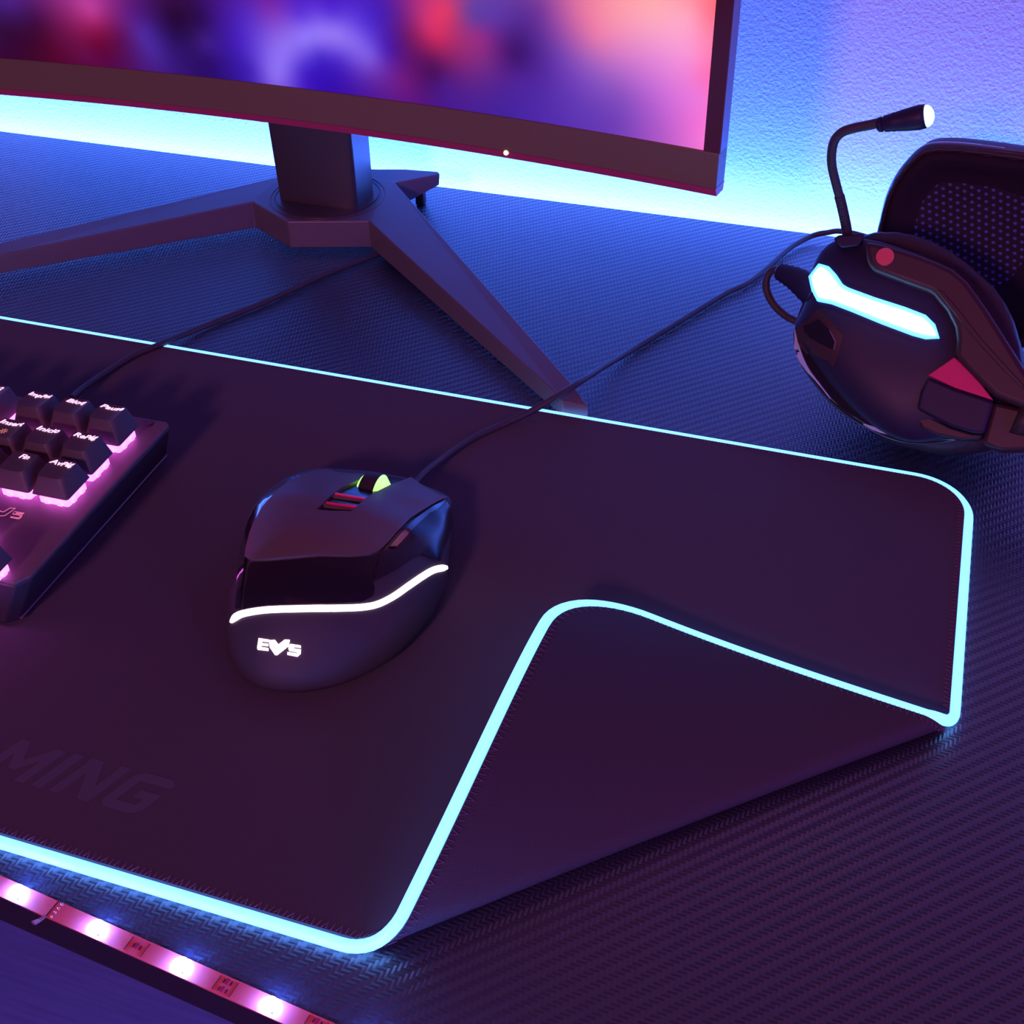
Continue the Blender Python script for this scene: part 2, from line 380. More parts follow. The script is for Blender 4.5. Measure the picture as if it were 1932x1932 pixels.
# ------------------------------------------------------------------ monitor
XC, YC, RAD, SL = -.395, .09466, 1.7115, -.02448
def mon(X, d, z):
    """point on the curved panel: d metres behind its front face"""
    u = X-XC; y = YC+SL*u-u*u/(2*RAD); g = SL-u/RAD; n = Vector((-g, 1)).normalized()
    return Vector((X+n.x*d, y+n.y*d, z))
def monitor():
    t = empty('monitor', (XC, .16, 0)); tag(t, 'curved black monitor with a blurred pink and violet picture on a splayed stand', 'monitor')
    xr = at(1356.5, 300, Y=.071).x; xl = 2*(XC-.008)-xr
    N = 60; xs = [xl+(xr-xl)*i/N for i in range(N+1)]
    z0, zs, ztop = .098, .1203, .455
    def sweep(prof, X0=xl, X1=xr):
        XS = [X0+(X1-X0)*i/N for i in range(N+1)]
        return MB().loft([[mon(X, d, z) for d, z in prof] for X in XS])
    # chin: front face, with lip below as its own part
    sweep([(0, z0+.0042), (0, zs), (.012, zs), (.012, z0+.0042)]).build('chin', M['chin'], t, world=True, bevel=.0006)
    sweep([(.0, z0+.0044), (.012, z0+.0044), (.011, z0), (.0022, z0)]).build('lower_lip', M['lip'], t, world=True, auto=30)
    xb = at(1327, 282, Y=.0707).x; xlb = 2*(XC-.008)-xb
    for a, b in ((xb, xr), (xl, xlb)):
        sweep([(.0004, zs), (.0004, ztop-.006), (.010, ztop-.006), (.010, zs)], a, b).build('side_bezel', M['bezel'], t, world=True, auto=30)
    for a, b in ((xr-.0008, xr+.0003), (xl-.0003, xl+.0008)):
        sweep([(.0012, zs), (.0012, ztop), (.0105, ztop), (.0105, zs)], a, b).build('side_rim', M['rim'], t, world=True, auto=30)
    sweep([(.0004, ztop-.006), (.0004, ztop), (.010, ztop), (.010, ztop-.006)]).build('top_bezel', M['bezel'], t, world=True, auto=30)
    sweep([(.0101, z0+.010), (.0101, ztop-.004), (.030, ztop-.06), (.030, z0+.06)], xl+.02, xr-.02).build('back_cover', M['bezel'], t, world=True, auto=30)
    # screen
    CP = [(20,10,70,30,130),(20,80,45,5,50),(20,140,50,0,50),(90,60,60,5,60),(130,130,80,0,40),(235,30,190,60,150),(260,60,150,30,100),
     (250,110,110,0,50),(230,150,95,5,70),(310,100,90,10,80),(350,30,80,20,120),(370,90,75,40,160),(400,140,70,35,150),(450,50,30,0,50),
     (470,20,40,5,60),(450,90,35,5,80),(530,110,60,25,130),(520,60,35,5,80),(560,30,60,15,130),(540,170,35,5,100),(620,100,70,30,190),
     (640,40,80,40,190),(700,20,120,40,170),(650,190,60,30,180),(715,205,140,110,240),(728,165,140,112,242),(745,130,140,112,242),(790,100,148,122,250),(830,88,150,122,248),(875,88,150,120,245),(920,110,132,102,236),(960,150,125,90,225),
     (830,150,70,40,200),(790,190,65,30,195),(880,160,75,40,200),(890,200,60,20,180),(790,230,65,25,190),(780,40,90,50,215),(860,30,80,40,210),(950,60,80,45,210),
     (1000,30,70,25,170),(1010,130,70,20,170),(960,220,85,30,160),(1050,210,110,20,120),(1060,100,110,20,100),(1050,40,120,30,130),
     (1110,60,205,50,110),(1160,30,225,55,100),(1130,100,205,40,90),(1180,70,180,50,110),(1120,170,80,10,90),(1150,220,70,20,130),
     (1130,190,70,5,80),(1230,40,90,60,160),(1250,100,150,40,130),(1260,160,120,40,130),(1300,50,90,50,160),(1340,140,55,10,100),
     (1360,90,70,30,130),(1400,30,110,50,150),(1350,210,75,30,150),(1300,270,65,30,150),(1440,50,150,70,160),(1450,140,110,60,170),
     (1480,200,110,60,180),(1450,280,85,45,170),(1500,30,220,110,160),(1550,100,230,120,170),(1540,180,150,90,190),(1600,40,250,150,170),
     (1620,150,210,120,200),(1620,250,140,80,190),(1600,320,110,60,180),(1700,30,255,170,180),(1700,150,230,135,210),(1700,250,190,100,210),
     (1720,330,180,90,200),(1800,50,255,160,190),(1800,150,250,145,210),(1820,250,240,120,215),(1810,340,240,110,210),(1850,30,255,110,130),
     (1840,200,255,110,180),(1830,370,250,120,215)]
    pts = [(a/1.38, b/1.38, (r, g, bl)) for a, b, r, g, bl in CP]
    # the picture is stored against the panel's own coordinates (X along it, height z)
    cps = []
    for px, py, c in pts:
        p = at(px, py, Y=.085)
        for _ in range(6): p = at(px, py, Y=mon(p.x, 0, 0).y)
        cps.append((p.x, p.z, c))
    NX, NZ = 220, 110; V = []; F = []; qs = []
    for j in range(NZ+1):
        z = zs+(ztop-.006-zs)*(j/NZ)**1.15
        for i in range(NX+1):
            X = xlb+(xb-xlb)*i/NX; V.append(mon(X, .0012, z))
            Xq = X if X > -.57 else -1.14-X
            w_ = (z-.121) % .156; qs.append((Xq, .121+(w_ if w_ < .078 else .156-w_)))
    cs = .004
    Pn = np.array([(a_[0], a_[1]) for a_ in cps]); Cn = np.array([a_[2] for a_ in cps])
    dd = lambda U_, V_: np.sqrt(((U_[:, None, :]-V_[None, :, :])**2).sum(2)+cs*cs)
    wgt = np.linalg.solve(dd(Pn, Pn)-np.eye(len(Pn))*.0012, Cn-Cn.mean(0))
    val = np.clip(dd(np.array(qs), Pn) @ wgt+Cn.mean(0), 0, 255)
    colr = [lin(v_) for v_ in val]
    for j in range(NZ):
        for i in range(NX):
            a = j*(NX+1)+i; F.append((a, a+1, a+NX+2, a+NX+1))
    m = bpy.data.materials.new('screen_picture'); m.use_nodes = True; nt, b = nodes_of(m)
    at_ = nt.nodes.new('ShaderNodeAttribute'); at_.attribute_name = 'picture'
    nt.links.new(at_.outputs['Color'], b.inputs['Emission Color']); b.inputs['Emission Strength'].default_value = 1.0
    b.inputs['Base Color'].default_value = (.01, .01, .01, 1); b.inputs['Roughness'].default_value = .4
    o = mkobj('screen', V, F, m, t, world=True, smooth=True)
    at2 = o.data.color_attributes.new('picture', 'FLOAT_COLOR', 'POINT')
    for i, c in enumerate(colr): at2.data[i].color = (*c, 1)
    # power light
    p = at(955, 288, Y=.075)
    for _ in range(6): p = at(955, 288, Y=mon(p.x, 0, 0).y)
    MB().tube([p+Vector((0, -.0006, 0)), p+Vector((0, .001, 0))], .0013, 12).build('power_light', M['led_w'], t, world=True)
    # post
    zb = .022
    fl, fr, br = at(521, 383, z=zb), at(678.5, 392, z=zb), at(702, 366, z=zb)
    dep = .026
    y0 = (fl.y+fr.y)/2+.001
    pl = lambda k: [(fl.x-k, y0), (fl.x-k+.004, y0-.002), (fr.x-.004+k*.2, y0-.002), (fr.x+k*.2, y0), (fr.x+k*.2, y0+dep), (fl.x-k, y0+dep)]
    MB().loft([[Vector((x, y, zb-.002)) for x, y in pl(0)], [Vector((x, y, .25)) for x, y in pl(.006)]]).build('stand_post', M['post'], t, world=True, bevel=.0015, seg=3)
    cx, cy = (fl.x+fr.x)/2, y0+.014
    mb = MB()
    for r, rt in ((.0365, .0004), (.0338, .0004)):
        mb.tube([(cx+r*math.cos(a), cy+r*math.sin(a), zb+.0001) for a in [math.pi*2*k/64 for k in range(65)]], rt, 6, False)
    mb.tube([(cx, cy, zb-.002), (cx, cy, zb+.0008)], .0325, 48)
    mb.build('swivel_ring', M['post'], t, world=True, auto=30)
    # base: splayed legs and short rear foot
    A = lambda px, py, z: at(px, py, z=z)
    TL = A(1063, 756, .011); TR = A(1110, 765, .010); TO = A(1078, 722, .0125)
    lt = Vector((-.612, .004, .010)); lt2 = Vector((-.624, .012, .010))
    top = [A(542, 418, zb), A(696, 417, zb), TL, TR, TO, A(746, 345, zb), Vector((-.372, .205, zb)), Vector((-.43, .205, zb)), Vector((-.447, .19, zb)),
           A(0, 458, .016), lt2, lt, A(0, 481, .016), A(476, 381, zb)]
    # widths in the middle of the left limb follow the same slope
    V = top+[Vector((p.x, p.y, .0042)) for p in top]; n = len(top)
    V[n+2] = Vector((TL.x-.0005, TL.y+.0005, .0005)); V[n+3] = Vector((TR.x, TR.y+.0005, .0005))
    bm = bmesh.new(); tv = [bm.verts.new(p) for p in V]
    tris = [(0, 1, 13), (1, 5, 6), (1, 6, 13), (6, 7, 13), (7, 8, 13), (8, 9, 12), (8, 12, 13), (9, 10, 11), (9, 11, 12), (1, 2, 5), (2, 4, 5), (2, 3, 4)]
    for q in tris:
        bm.faces.new([tv[i] for i in q]); bm.faces.new([tv[i+n] for i in reversed(q)])
    for i in range(n):
        k = (i+1) % n; bm.faces.new([tv[i], tv[i+n], tv[k+n], tv[k]])
    bmesh.ops.recalc_face_normals(bm, faces=bm.faces)
    me = bpy.data.meshes.new('stand_base'); bm.to_mesh(me); bm.free(); me.materials.append(M['stand'])
    o = bpy.data.objects.new('stand_base', me); COL.objects.link(o); o.parent = t; o.matrix_parent_inverse = t.matrix_world.inverted()
    b = o.modifiers.new('bevel', 'BEVEL'); b.width = .0008; b.segments = 2; b.limit_method = 'ANGLE'; b.angle_limit = math.radians(28)
    tail = [A(742, 346, zb-.0003), A(830, 328, .0215), A(826, 323.5, .0215), A(765, 319, .0215), A(712, 319, .0215), Vector((-.43, .214, .0215)), Vector((-.42, .19, zb-.0003))]
    bot = [A(781, 375, .001), A(818, 359, .001), A(829, 350, .001)]
    lo = [Vector((tail[0].x, tail[0].y-.001, .004)), Vector((tail[1].x-.001, tail[1].y, .0135)), Vector((tail[2].x, tail[2].y, .0135))]+[Vector((p.x, p.y-.004, z_)) for p, z_ in zip(tail[3:], (.010, .006, .004, .004))]
    fq = at(812, 357, z=.004)
    fq = (tail[1]+tail[2])/2
    MB().box((fq.x-.012, fq.y-.005, .0062), (.006, .006, .0124)).build('rubber_foot', M['tread'], t, world=True, bevel=.001)
    MB().loft([lo, tail]).build('rear_foot', M['stand'], t, world=True, bevel=.0006)
    for p in ((TL+TR)/2, lt):
        MB().box((p.x-.002*(1 if p.x > -.4 else -1), p.y+.006, .0015), (.008, .008, .003)).build('rubber_foot', M['tread'], t, world=True)
monitor()

# ------------------------------------------------------------------ patches: sheets that follow a curved surface
def bvh_of(o):
    dg = bpy.context.evaluated_depsgraph_get(); ev = o.evaluated_get(dg); me = ev.to_mesh()
    v = [o.matrix_world @ x.co for x in me.vertices]; p = [tuple(q.vertices) for q in me.polygons]
    b = BVHTree.FromPolygons(v, p); ev.to_mesh_clear(); return b
def patch(name, poly, bvh, m, parent, off=.0006, step=6, crown=0, depth=.0012, smooth=True, bevel=0):
    """sheet with rounded rim lying on a surface; its outline was measured from the photograph once"""
    bm = bmesh.new(); bm.faces.new([bm.verts.new((x, y, 0)) for x, y in poly])
    x0, x1 = min(p[0] for p in poly), max(p[0] for p in poly); y0, y1 = min(p[1] for p in poly), max(p[1] for p in poly)
    k = x0+step
    while k < x1:
        bmesh.ops.bisect_plane(bm, geom=bm.verts[:]+bm.edges[:]+bm.faces[:], plane_co=(k, 0, 0), plane_no=(1, 0, 0), dist=.01); k += step
    k = y0+step
    while k < y1:
        bmesh.ops.bisect_plane(bm, geom=bm.verts[:]+bm.edges[:]+bm.faces[:], plane_co=(0, k, 0), plane_no=(0, 1, 0), dist=.01); k += step
    bm.verts.index_update()
    n = len(bm.verts); top = []; bot = []; bd = set()
    for e in bm.edges:
        if len(e.link_faces) == 1: bd.add(e.verts[0].index); bd.add(e.verts[1].index)
    last = None
    for v in bm.verts:
        d = ray(v.co.x, v.co.y).normalized(); h, nn, ix, ds = bvh.ray_cast(CPOS, d)
        if h is None:
            # nearest surface point to the sight line
            best = None
            for k in range(40):
                q = CPOS+d*(.3+.6*k/40); r = bvh.find_nearest(q)
                if r[0] is not None and (best is None or r[3] < best[3]): best = r
            h, nn = best[0], best[1]
        if nn.dot(d) > 0: nn = -nn
        o_ = off+(crown if v.index not in bd else 0)
        top.append(h+nn*o_); bot.append(h-nn*depth)
    F = []
    for fc in bm.faces:
        ix = [v.index for v in fc.verts]; F.append(tuple(ix)); F.append(tuple(i+n for i in reversed(ix)))
    for e in bm.edges:
        if len(e.link_faces) == 1: a, b = e.verts[0].index, e.verts[1].index; F.append((a, b, b+n, a+n))
    bm.free()
    return mkobj(name, top+bot, F, m, parent, world=True, auto=45)
def ribbon(path, w):
    """outline of a constant or varying width band along a pixel path"""
    P = [Vector(p) for p in path]; L = []; R = []
    for i, p in enumerate(P):
        t = (P[min(i+1, len(P)-1)]-P[max(i-1, 0)]).normalized(); nn = Vector((-t.y, t.x))
        ww = w[i] if isinstance(w, (list, tuple)) else w
        L.append(p+nn*ww/2); R.append(p-nn*ww/2)
    return [(a.x, a.y) for a in L+R[::-1]]
def grow(poly, d):
    P = [Vector(p) for p in poly]; n = len(P); o = []
    ar = sum(P[i].x*P[(i+1) % n].y-P[(i+1) % n].x*P[i].y for i in range(n)); sg = 1 if ar > 0 else -1
    for i in range(n):
        t = (P[(i+1) % n]-P[i-1]).normalized(); q = P[i]+Vector((t.y, -t.x))*d*sg; o.append((q.x, q.y))
    return o
def sp2(pts, per=5, closed=False): return [(p.x, p.y) for p in spline([Vector((x, y, 0)) for x, y in pts], per, closed)]

# ------------------------------------------------------------------ mouse
def mouse():
    MZ = .0047
    Z2 = lambda s: [(380+a/3.578, 840+b/3.578) for a, b in s]
    spec = [((427, 1205), .010), ((433, 1240), .009), ((450, 1270), .008), ((480, 1292), .008), ((520, 1303), .008), ((570, 1304), .008), ((620, 1296), .008),
            ((660, 1284), .008), ((700, 1266), .008), ((750, 1232), .009), ((798, 1180), .010), ((828, 1133), .010), ((842, 1098), .010), ((846, 1062), .012),
            ((851, 1010), .013), ((853, 970), .013), ((849, 941), .014), ((803, 919), .014), ((762, 903), .014), ((700, 893), .013), ((640, 890), .014),
            ((596, 889), .016), ((552, 904), .017), ((506, 938), .018), ((474, 980), .018), ((459, 1030), .018), ((452, 1090), .017), ((440, 1130), .014), ((428, 1165), .012)]
    out = [at(*p, z=z) for p, z in spec]
    t = empty('mouse', (-.247, -.145, MZ)); tag(t, 'black gaming mouse with a glowing pink band, lit logo and green lit wheel', 'mouse')
    O = spline(out, 4, True)
    c = Vector((sum(p.x for p in O)/len(O), sum(p.y for p in O)/len(O), 0))
    ys = [p.y for p in O]; y0, y1 = min(ys), max(ys)
    prof = [(0, .033), (.18, .0415), (.38, .0430), (.55, .0405), (.75, .0330), (.9, .0265), (1, .0225)]
    def H(x, y):
        v = (y-y0)/(y1-y0)
        for (a, b), (d, e) in zip(prof, prof[1:]):
            if v <= d or d == 1:
                k = max(0, min(1, (v-a)/(d-a))); k = k*k*(3-2*k)*.5+k*.5; h = b+(e-b)*k; break
        return h - .06*(x-c.x) + MZ*0
    rings = [[c+(p-Vector((c.x, c.y, 0)))*Vector((1, 1, 0)).length*0+Vector(((p.x-c.x)*.94, (p.y-c.y)*.955, MZ-c.z)) for p in O]]
    rings.append([Vector((c.x+(p.x-c.x)*.975, c.y+(p.y-c.y)*.98, MZ+.002)) for p in O])
    rings.append([Vector((p.x, p.y, p.z)) for p in O])
    NR = 22
    for i in range(1, NR+1):
        ro = 1-i/NR; ro = ro**.75 if i < NR else .0
        ro = math.cos(math.pi/2*i/NR)**.62 if i < NR else .004
        rg = []
        for p in O:
            x, y = c.x+(p.x-c.x)*ro, c.y+(p.y-c.y)*ro
            fr = (p.y-c.y)/(y1-c.y)
            e = 2.3
            s = (1-ro**e)**(1/2.0)
            rg.append(Vector((x, y, p.z+(H(x, y)-p.z)*s)))
        rings.append(rg)
    body = MB().loft(rings).build('body', M['mbody'], t, world=True, smooth=True)
    bpy.context.view_layer.update()
    B = bvh_of(body)
    cover = Z2([(840,182),(920,203),(1000,212),(1100,212),(1185,208),(1120,232),(1050,262),(990,287),(930,318),(850,380),(778,455),(870,465),(1010,465),(1080,405),(1150,350),
                (1270,290),(1410,237),(1500,300),(1600,355),(1655,368),(1600,385),(1540,420),(1400,510),(1310,600),(1270,650),(1220,700),(1185,728),(1130,745),(1000,755),(800,750),(600,768),(440,783),(335,783),(312,765),
                (320,700),(345,600),(380,520),(420,440),(470,380),(530,318),(600,262),(700,212),(770,188)])
    patch('top_cover', cover, B, M['mcover'], t, off=.0016, step=7, depth=.001)
    gl = Z2([(335,795),(450,790),(600,778),(800,760),(1000,765),(1130,757),(1180,742),(1200,735),(1185,800),(1162,870),(1160,930),(1168,970),(1160,1015),(1090,1055),(950,1065),(700,1070),(450,1080),(330,1095),(285,1110),(290,1000),(310,900),(318,830)])
    patch('gloss_panel', gl, B, M['mgloss'], t, off=.0003, step=8)
    sd = Z2([(1225,712),(1320,600),(1405,525),(1545,432),(1650,385),(1680,440),(1690,520),(1660,620),(1620,720),(1600,790),(1540,760),(1480,735),(1420,760),(1330,830),(1240,880),(1175,915),(1160,870)])
    patch('side_panel', sd, B, M['mgloss'], t, off=.0008, step=8)
    ed = Z2([(1640,378),(1600,402),(1540,437),(1440,510),(1400,548),(1330,620),(1260,700),(1310,700),(1400,600),(1450,545),(1530,475),(1585,445),(1620,410)])
    patch('side_trim', ed, B, M['hgloss'], t, off=.0016, step=8)
    le = Z2([(770,188),(700,212),(600,262),(530,318),(470,380),(420,440),(380,520),(345,600),(320,700),(300,830),(285,960),(270,1110),(245,1110),(250,980),(262,830),(285,680),(320,540),(370,440),(430,360),(510,292),(600,238),(690,200)])
    patch('left_trim', le, B, M['hgloss'], t, off=.0012, step=8)
    st = sp2(Z2([(203,1198),(240,1158),(300,1134),(450,1112),(700,1104),(950,1101),(1100,1093),(1200,1070),(1300,1018),(1400,948),(1500,880),(1570,842),(1655,825)]), 5)
    n = len(st); wd = [max(2.5, min(12.5, 3+i*2.2, 5+(n-1-i)*3.5)) for i in range(n)]
    patch('light_strip', ribbon(st, wd), B, M['mglow'], t, off=.0006, step=6)
    # lit logo: strokes on the lower back (measured in the magnified view)
    LG = lambda s: [(460+a/13.8, 1180+b/13.8) for a, b in s]
    E1 = [(400,330),(660,370),(660,440),(480,418),(470,455),(640,475),(635,545),(460,525),(452,560),(645,590),(640,665),(380,635),(360,590)]
    V1 = [(670,385),(810,375),(905,500),(1070,370),(1200,375),(1170,540),(870,775),(820,770),(680,560)]
    S1 = [(1220,480),(1480,520),(1490,590),(1310,565),(1305,598),(1490,625),(1480,740),(1400,815),(1140,765),(1140,690),(1380,725),(1390,700),(1190,665),(1165,600),(1185,520)]
    for nm, pl in (('E', E1), ('V', V1), ('S', S1)):
        patch('logo_letter', LG(pl), B, M['mglow'], t, off=.0004, step=2.5)
    # wheel well, wheel and two ridged buttons
    well = Z2([(1190,210),(1120,236),(1050,266),(990,290),(930,322),(850,384),(785,455),(870,462),(1005,462),(1080,400),(1150,345),(1270,286),(1400,238),(1300,215)])
    patch('wheel_well', well, B, M['mgloss'], t, off=.0002, step=6)
    wc = at(701, 920, z=.0275); ax = Vector((1, .03, 0)).normalized()
    wh = empty('scroll_wheel', wc); wh.parent = t; wh.matrix_parent_inverse = t.matrix_world.inverted()
    bpy.context.view_layer.update()
    def disc(x0, x1, r0, r1):
        mb = MB(); rg = []
        for x, r in ((x0, r0*.6), (x0, r0), (x1, r1), (x1, r1*.6)):
            rg.append([wc+ax*x+Vector((0, math.cos(a), math.sin(a)))*r+Vector((0, 0, -.0050)) for a in [2*math.pi*k/48 for k in range(48)]])
        return mb.loft(rg)
    disc(-.0035, .0035, .0105, .0105).build('tread', M['tread'], wh, world=True, auto=30)
    disc(-.0050, -.0035, .0088, .0104).build('light_ring', M['green'], wh, world=True, auto=30)
    disc(.0035, .0062, .0104, .0072).build('light_ring', M['green'], wh, world=True, auto=30)
    for q in ([(905,335),(1110,370),(1155,350),(1100,395),(1070,392),(890,362),(870,360)], [(840,395),(1050,428),(1090,400),(1040,450),(1010,452),(830,425),(820,410)]):
        patch('ridged_button', Z2(q), B, M['mcover'], t, off=.0010, step=6)
    for q in ([(903,343),(1105,377),(1101,385),(897,350)], [(846,402),(1045,431),(1041,439),(841,409)]):
        patch('red_ridge', Z2(q), B, M['mred'], t, off=.0016, step=6)
    foot = Z2([(150,1170),(235,1190),(215,1230),(200,1210)])
    # cable
    P = [(779, 918, .014), (800, 893, .012), (830, 869, .009), (870, 840, .007), (905, 820, .0062), (950, 800, .0062), (1000, 777, .009), (1050, 748, .015), (1095, 720, .0155), (1140, 691, .0085),
         (1190, 662, .0026), (1260, 620, .0022), (1320, 583, .0022), (1370, 553, .0022), (1410, 534, .0022), (1450, 503, .0022), (1490, 468, .003), (1530, 446, .004), (1560, 439, .006), (1600, 438, .008)]
    pts = [at(a, b, z=z) for a, b, z in P]
    for p in pts: p.y = min(p.y, DESK_BACK-.005)
    pts += [pts[-1]+Vector((.04, -.004, -.003)), pts[-1]+Vector((.15, -.01, -.005)), pts[-1]+Vector((.4, .0, -.005))]
    MB().tube(spline(pts, 6), .0017, 10).build('cable', M['cable'], t, world=True, smooth=True)
mouse()

# ------------------------------------------------------------------ keyboard
def text_mesh(body, size, shear=.25, ext=.0001, bold=.0):
    cu = bpy.data.curves.new('legend', 'FONT'); cu.body = body; cu.size = size; cu.shear = shear; cu.extrude = ext; cu.offset = bold
    cu.align_x = 'CENTER'; cu.align_y = 'CENTER'
    o = bpy.data.objects.new('legend', cu); COL.objects.link(o); bpy.context.view_layer.update()
    me = bpy.data.meshes.new_from_object(o); bpy.data.objects.remove(o); bpy.data.curves.remove(cu); return me
def keyboard():
    PZ = .026; psi = .022; U = .01905
    k0 = Vector((-.36995, -.16188, 0))
    t = empty('keyboard', (k0.x, k0.y, .0046), psi); tag(t, 'black mechanical keyboard with pink backlit keys, its right end in view', 'keyboard')
    # local frame: origin at the front right corner of the page-down switch housing, z from the mat
    zp = PZ-.0046
    inv = t.matrix_world.inverted()
    Lc = lambda px, py, z: inv @ at(px, py, z=z)
    tr = Lc(320, 797, PZ); br = Lc(320, 864, .0055); fc = Lc(23, 1178, .0055); fr_ = Lc(0, 1151, PZ)
    xt = (tr.x+fr_.x)/2; xb = (br.x+fc.x)/2; yb = tr.y; yf = fc.y
    xl = -.355
    top = [(xl, yf+.004), (xt-.004, yf+.004), (xt, yf+.010), (xt, yb-.002), (xt-.002, yb), (xl, yb)]
    bot = [(xl, yf), (xb-.004, yf-.001), (xb, yf+.003), (xb, yb-.001), (xb-.001, yb+.001), (xl, yb+.001)]
    MB().loft([[Vector((x, y, .0015)) for x, y in bot], [Vector((x, y, zp-.002)) for x, y in top]]).build('case', M['kcase'], t, bevel=.0008)
    MB().loft([[Vector((x, y, zp-.002)) for x, y in top], [Vector((x, y, zp)) for x, y in top]]).build('top_plate', M['kplate'], t, bevel=.0006)
    MB().tube(spline([Vector((xb+.0004, y, .0022)) for y in (yf+.003, yf+.05, yb-.001)], 4), .0005, 6).build('base_seam', M['rim'], t)
    sc = Lc(283, 801, PZ)
    MB().tube([(sc.x, sc.y, zp), (sc.x, sc.y, zp+.0012)], .0016, 14).build('screw', M['screw'], t)
    # housing: 14.6 mm square; its front right corner is the local origin of each key
    def housing():
        mb = MB(); h = .0146
        mb.loft([[Vector((x, y, z)) for x, y in rrect(h-i*2, h-i*2, .001, 2, -h/2, h/2)] for z, i in ((zp, 0), (zp+.0026, .0), (zp+.0050, .0008))])
        for a in (-.0105, -.004): mb.box((a, -.0002, zp+.0012), (.0022, .0012, .0018))
        for a in (.004, .0105): mb.box((.0002, a, zp+.0012), (.0012, .0022, .0018))
        return mb
    hb = housing(); proto_h = None
    cache = {}
    def cap(wu, prow):
        tilt, zt = {0: (-.05, .0165), 1: (.02, .0155), 2: (.03, .0140), 3: (.10, .0130), 5: (.16, .0140)}[prow]
        wd = U*wu-.0009; dp = U-.0009; cx, cy = -.0073, .0073
        zb = zp+.0052; rings = []
        tw, td = wd-.0058, dp-.0050
        for k in range(7):
            s = k/6; w_, d_ = wd+(tw-wd)*s, dp+(td-dp)*s
            rg = []
            for x, y in rrect(w_, d_, .0012+.0012*s, 3):
                yy = y+.0008*s; z = zb+(zt-.0052)*s+tilt*y*s
                if k == 6: z -= -.0009*(x/(tw/2))**2*1.0+.0009
                rg.append(Vector((cx+x, cy+yy, z)))
            rings.append(rg)
        mb = MB().loft(rings, cap=False)
        # dished top as a grid so that it curves left to right
        n = 8; V = []; F = []
        rr = rings[-1]
        mb2 = []
        c0 = Vector((cx, cy+.0008, 0))
        lay = [rr]
        for q in (.8, .55, .3, .05):
            lay.append([Vector((c0.x+(p.x-c0.x)*q, c0.y+(p.y-c0.y)*q, zb+(zt-.0052)+tilt*(p.y-c0.y)*q+.0009*((p.x-c0.x)*q/(tw/2))**2-.0009)) for p in rr])
        mb.loft(lay, cap=False); mb.add(lay[-1], [tuple(range(len(lay[-1])))])
        mb.add(rings[0], [tuple(reversed(range(len(rings[0]))))])
        return mb, (cx, cy, zb+zt-.0052-.0009, tilt, tw, td)
    def key(col, y, prow, leg=None, wu=1, x=None, size=.0041):
        x = col*U if x is None else x
        e = empty('key', (x, y, 0)); e.parent = t
        kk = (wu, prow)
        if kk not in cache:
            mb, inf = cap(wu, prow); o = mb.build('keycap', M['cap'], e, auto=35); 
            bmm = bmesh.new(); bmm.from_mesh(o.data); bmesh.ops.remove_doubles(bmm, verts=bmm.verts, dist=1e-5); bmesh.ops.recalc_face_normals(bmm, faces=bmm.faces); bmm.to_mesh(o.data); bmm.free()
            o.data.set_sharp_from_angle(angle=math.radians(35)); cache[kk] = (o.data, inf)
        else:
            o = bpy.data.objects.new('keycap', cache[kk][0]); COL.objects.link(o); o.parent = e
        inf = cache[kk][1]
        if 'h' not in cache: cache['h'] = hb.build('switch', M['switch'], e, auto=30).data
        else:
            h = bpy.data.objects.new('switch', cache['h']); COL.objects.link(h); h.parent = e
        if 'l' not in cache: cache['l'] = MB().box((-.0073, .0128, zp+.0036), (.004, .002, .0016)).box((-.0073, .0068, zp+.0058), (.009, .009, .0006)).build('backlight', M['keyled'], e).data
        else:
            h = bpy.data.objects.new('backlight', cache['l']); COL.objects.link(h); h.parent = e
        if leg:
            me = text_mesh(leg, size, .24, .00008, .00005); me.materials.clear(); me.materials.append(M['legend'])
            w_ = max(v.co.x for v in me.vertices)-min(v.co.x for v in me.vertices)
            lim = .0118; fx = min(1.3, lim/w_) if len(leg) > 3 else 1.0
            o2 = bpy.data.objects.new('legend', me); COL.objects.link(o2); o2.parent = e
            cx, cy, zz, tl, tw, td = inf
            for v in me.vertices:
                X = v.co.x*fx; Y = v.co.y+.0037
                v.co = Vector((cx+X, cy+.0008+Y, zz+tl*Y+.0009*(X/(tw/2))**2+.00022+v.co.z))
            return e, inf
        return e, inf
    gF = 1.19*U
    rowY = {3: 0, 2: U, 1: U+gF, 4: -U, 5: -2*U, 6: -3*U}
    key(0, rowY[1], 0, 'Pause'); key(-1, rowY[1], 0, 'Bloq'); key(-2, rowY[1], 0, 'ImpPnt'); key(-3.25, rowY[1], 0, 'F12')
    key(0, rowY[2], 1, 'RePág'); key(-1, rowY[2], 1, 'Inicio'); e, inf = key(-2, rowY[2], 1, 'Insert')
    cx, cy, zz, tl, tw, td = inf
    sm = MB(); sx, sy = cx-.0005, cy-.0014
    sm.tube([(sx+.0008*math.cos(a), sy+.0008*math.sin(a), zz+.0002) for a in [2*math.pi*k/16 for k in range(17)]], .00014, 5, False)
    for k in range(8):
        a = math.pi/4*k; d = Vector((math.cos(a), math.sin(a), 0)); c_ = Vector((sx, sy, zz+.0002)); sm.tube([c_+d*.0012, c_+d*.0019], .00014, 5)
    sm.build('sun_symbol', M['sun'], e)
    key(0, rowY[3], 2, 'AvPág'); key(-1, rowY[3], 2, 'Fin'); key(-2, rowY[3], 2, 'Supr')
    for c_ in (0, -1, -2): key(c_, rowY[6], 5, '')
    key(-1, rowY[5], 3, '')
    # main block beyond the picture's edge
    for c_ in (-4.25, -5.25, -6.25): key(c_, rowY[1], 0, '')
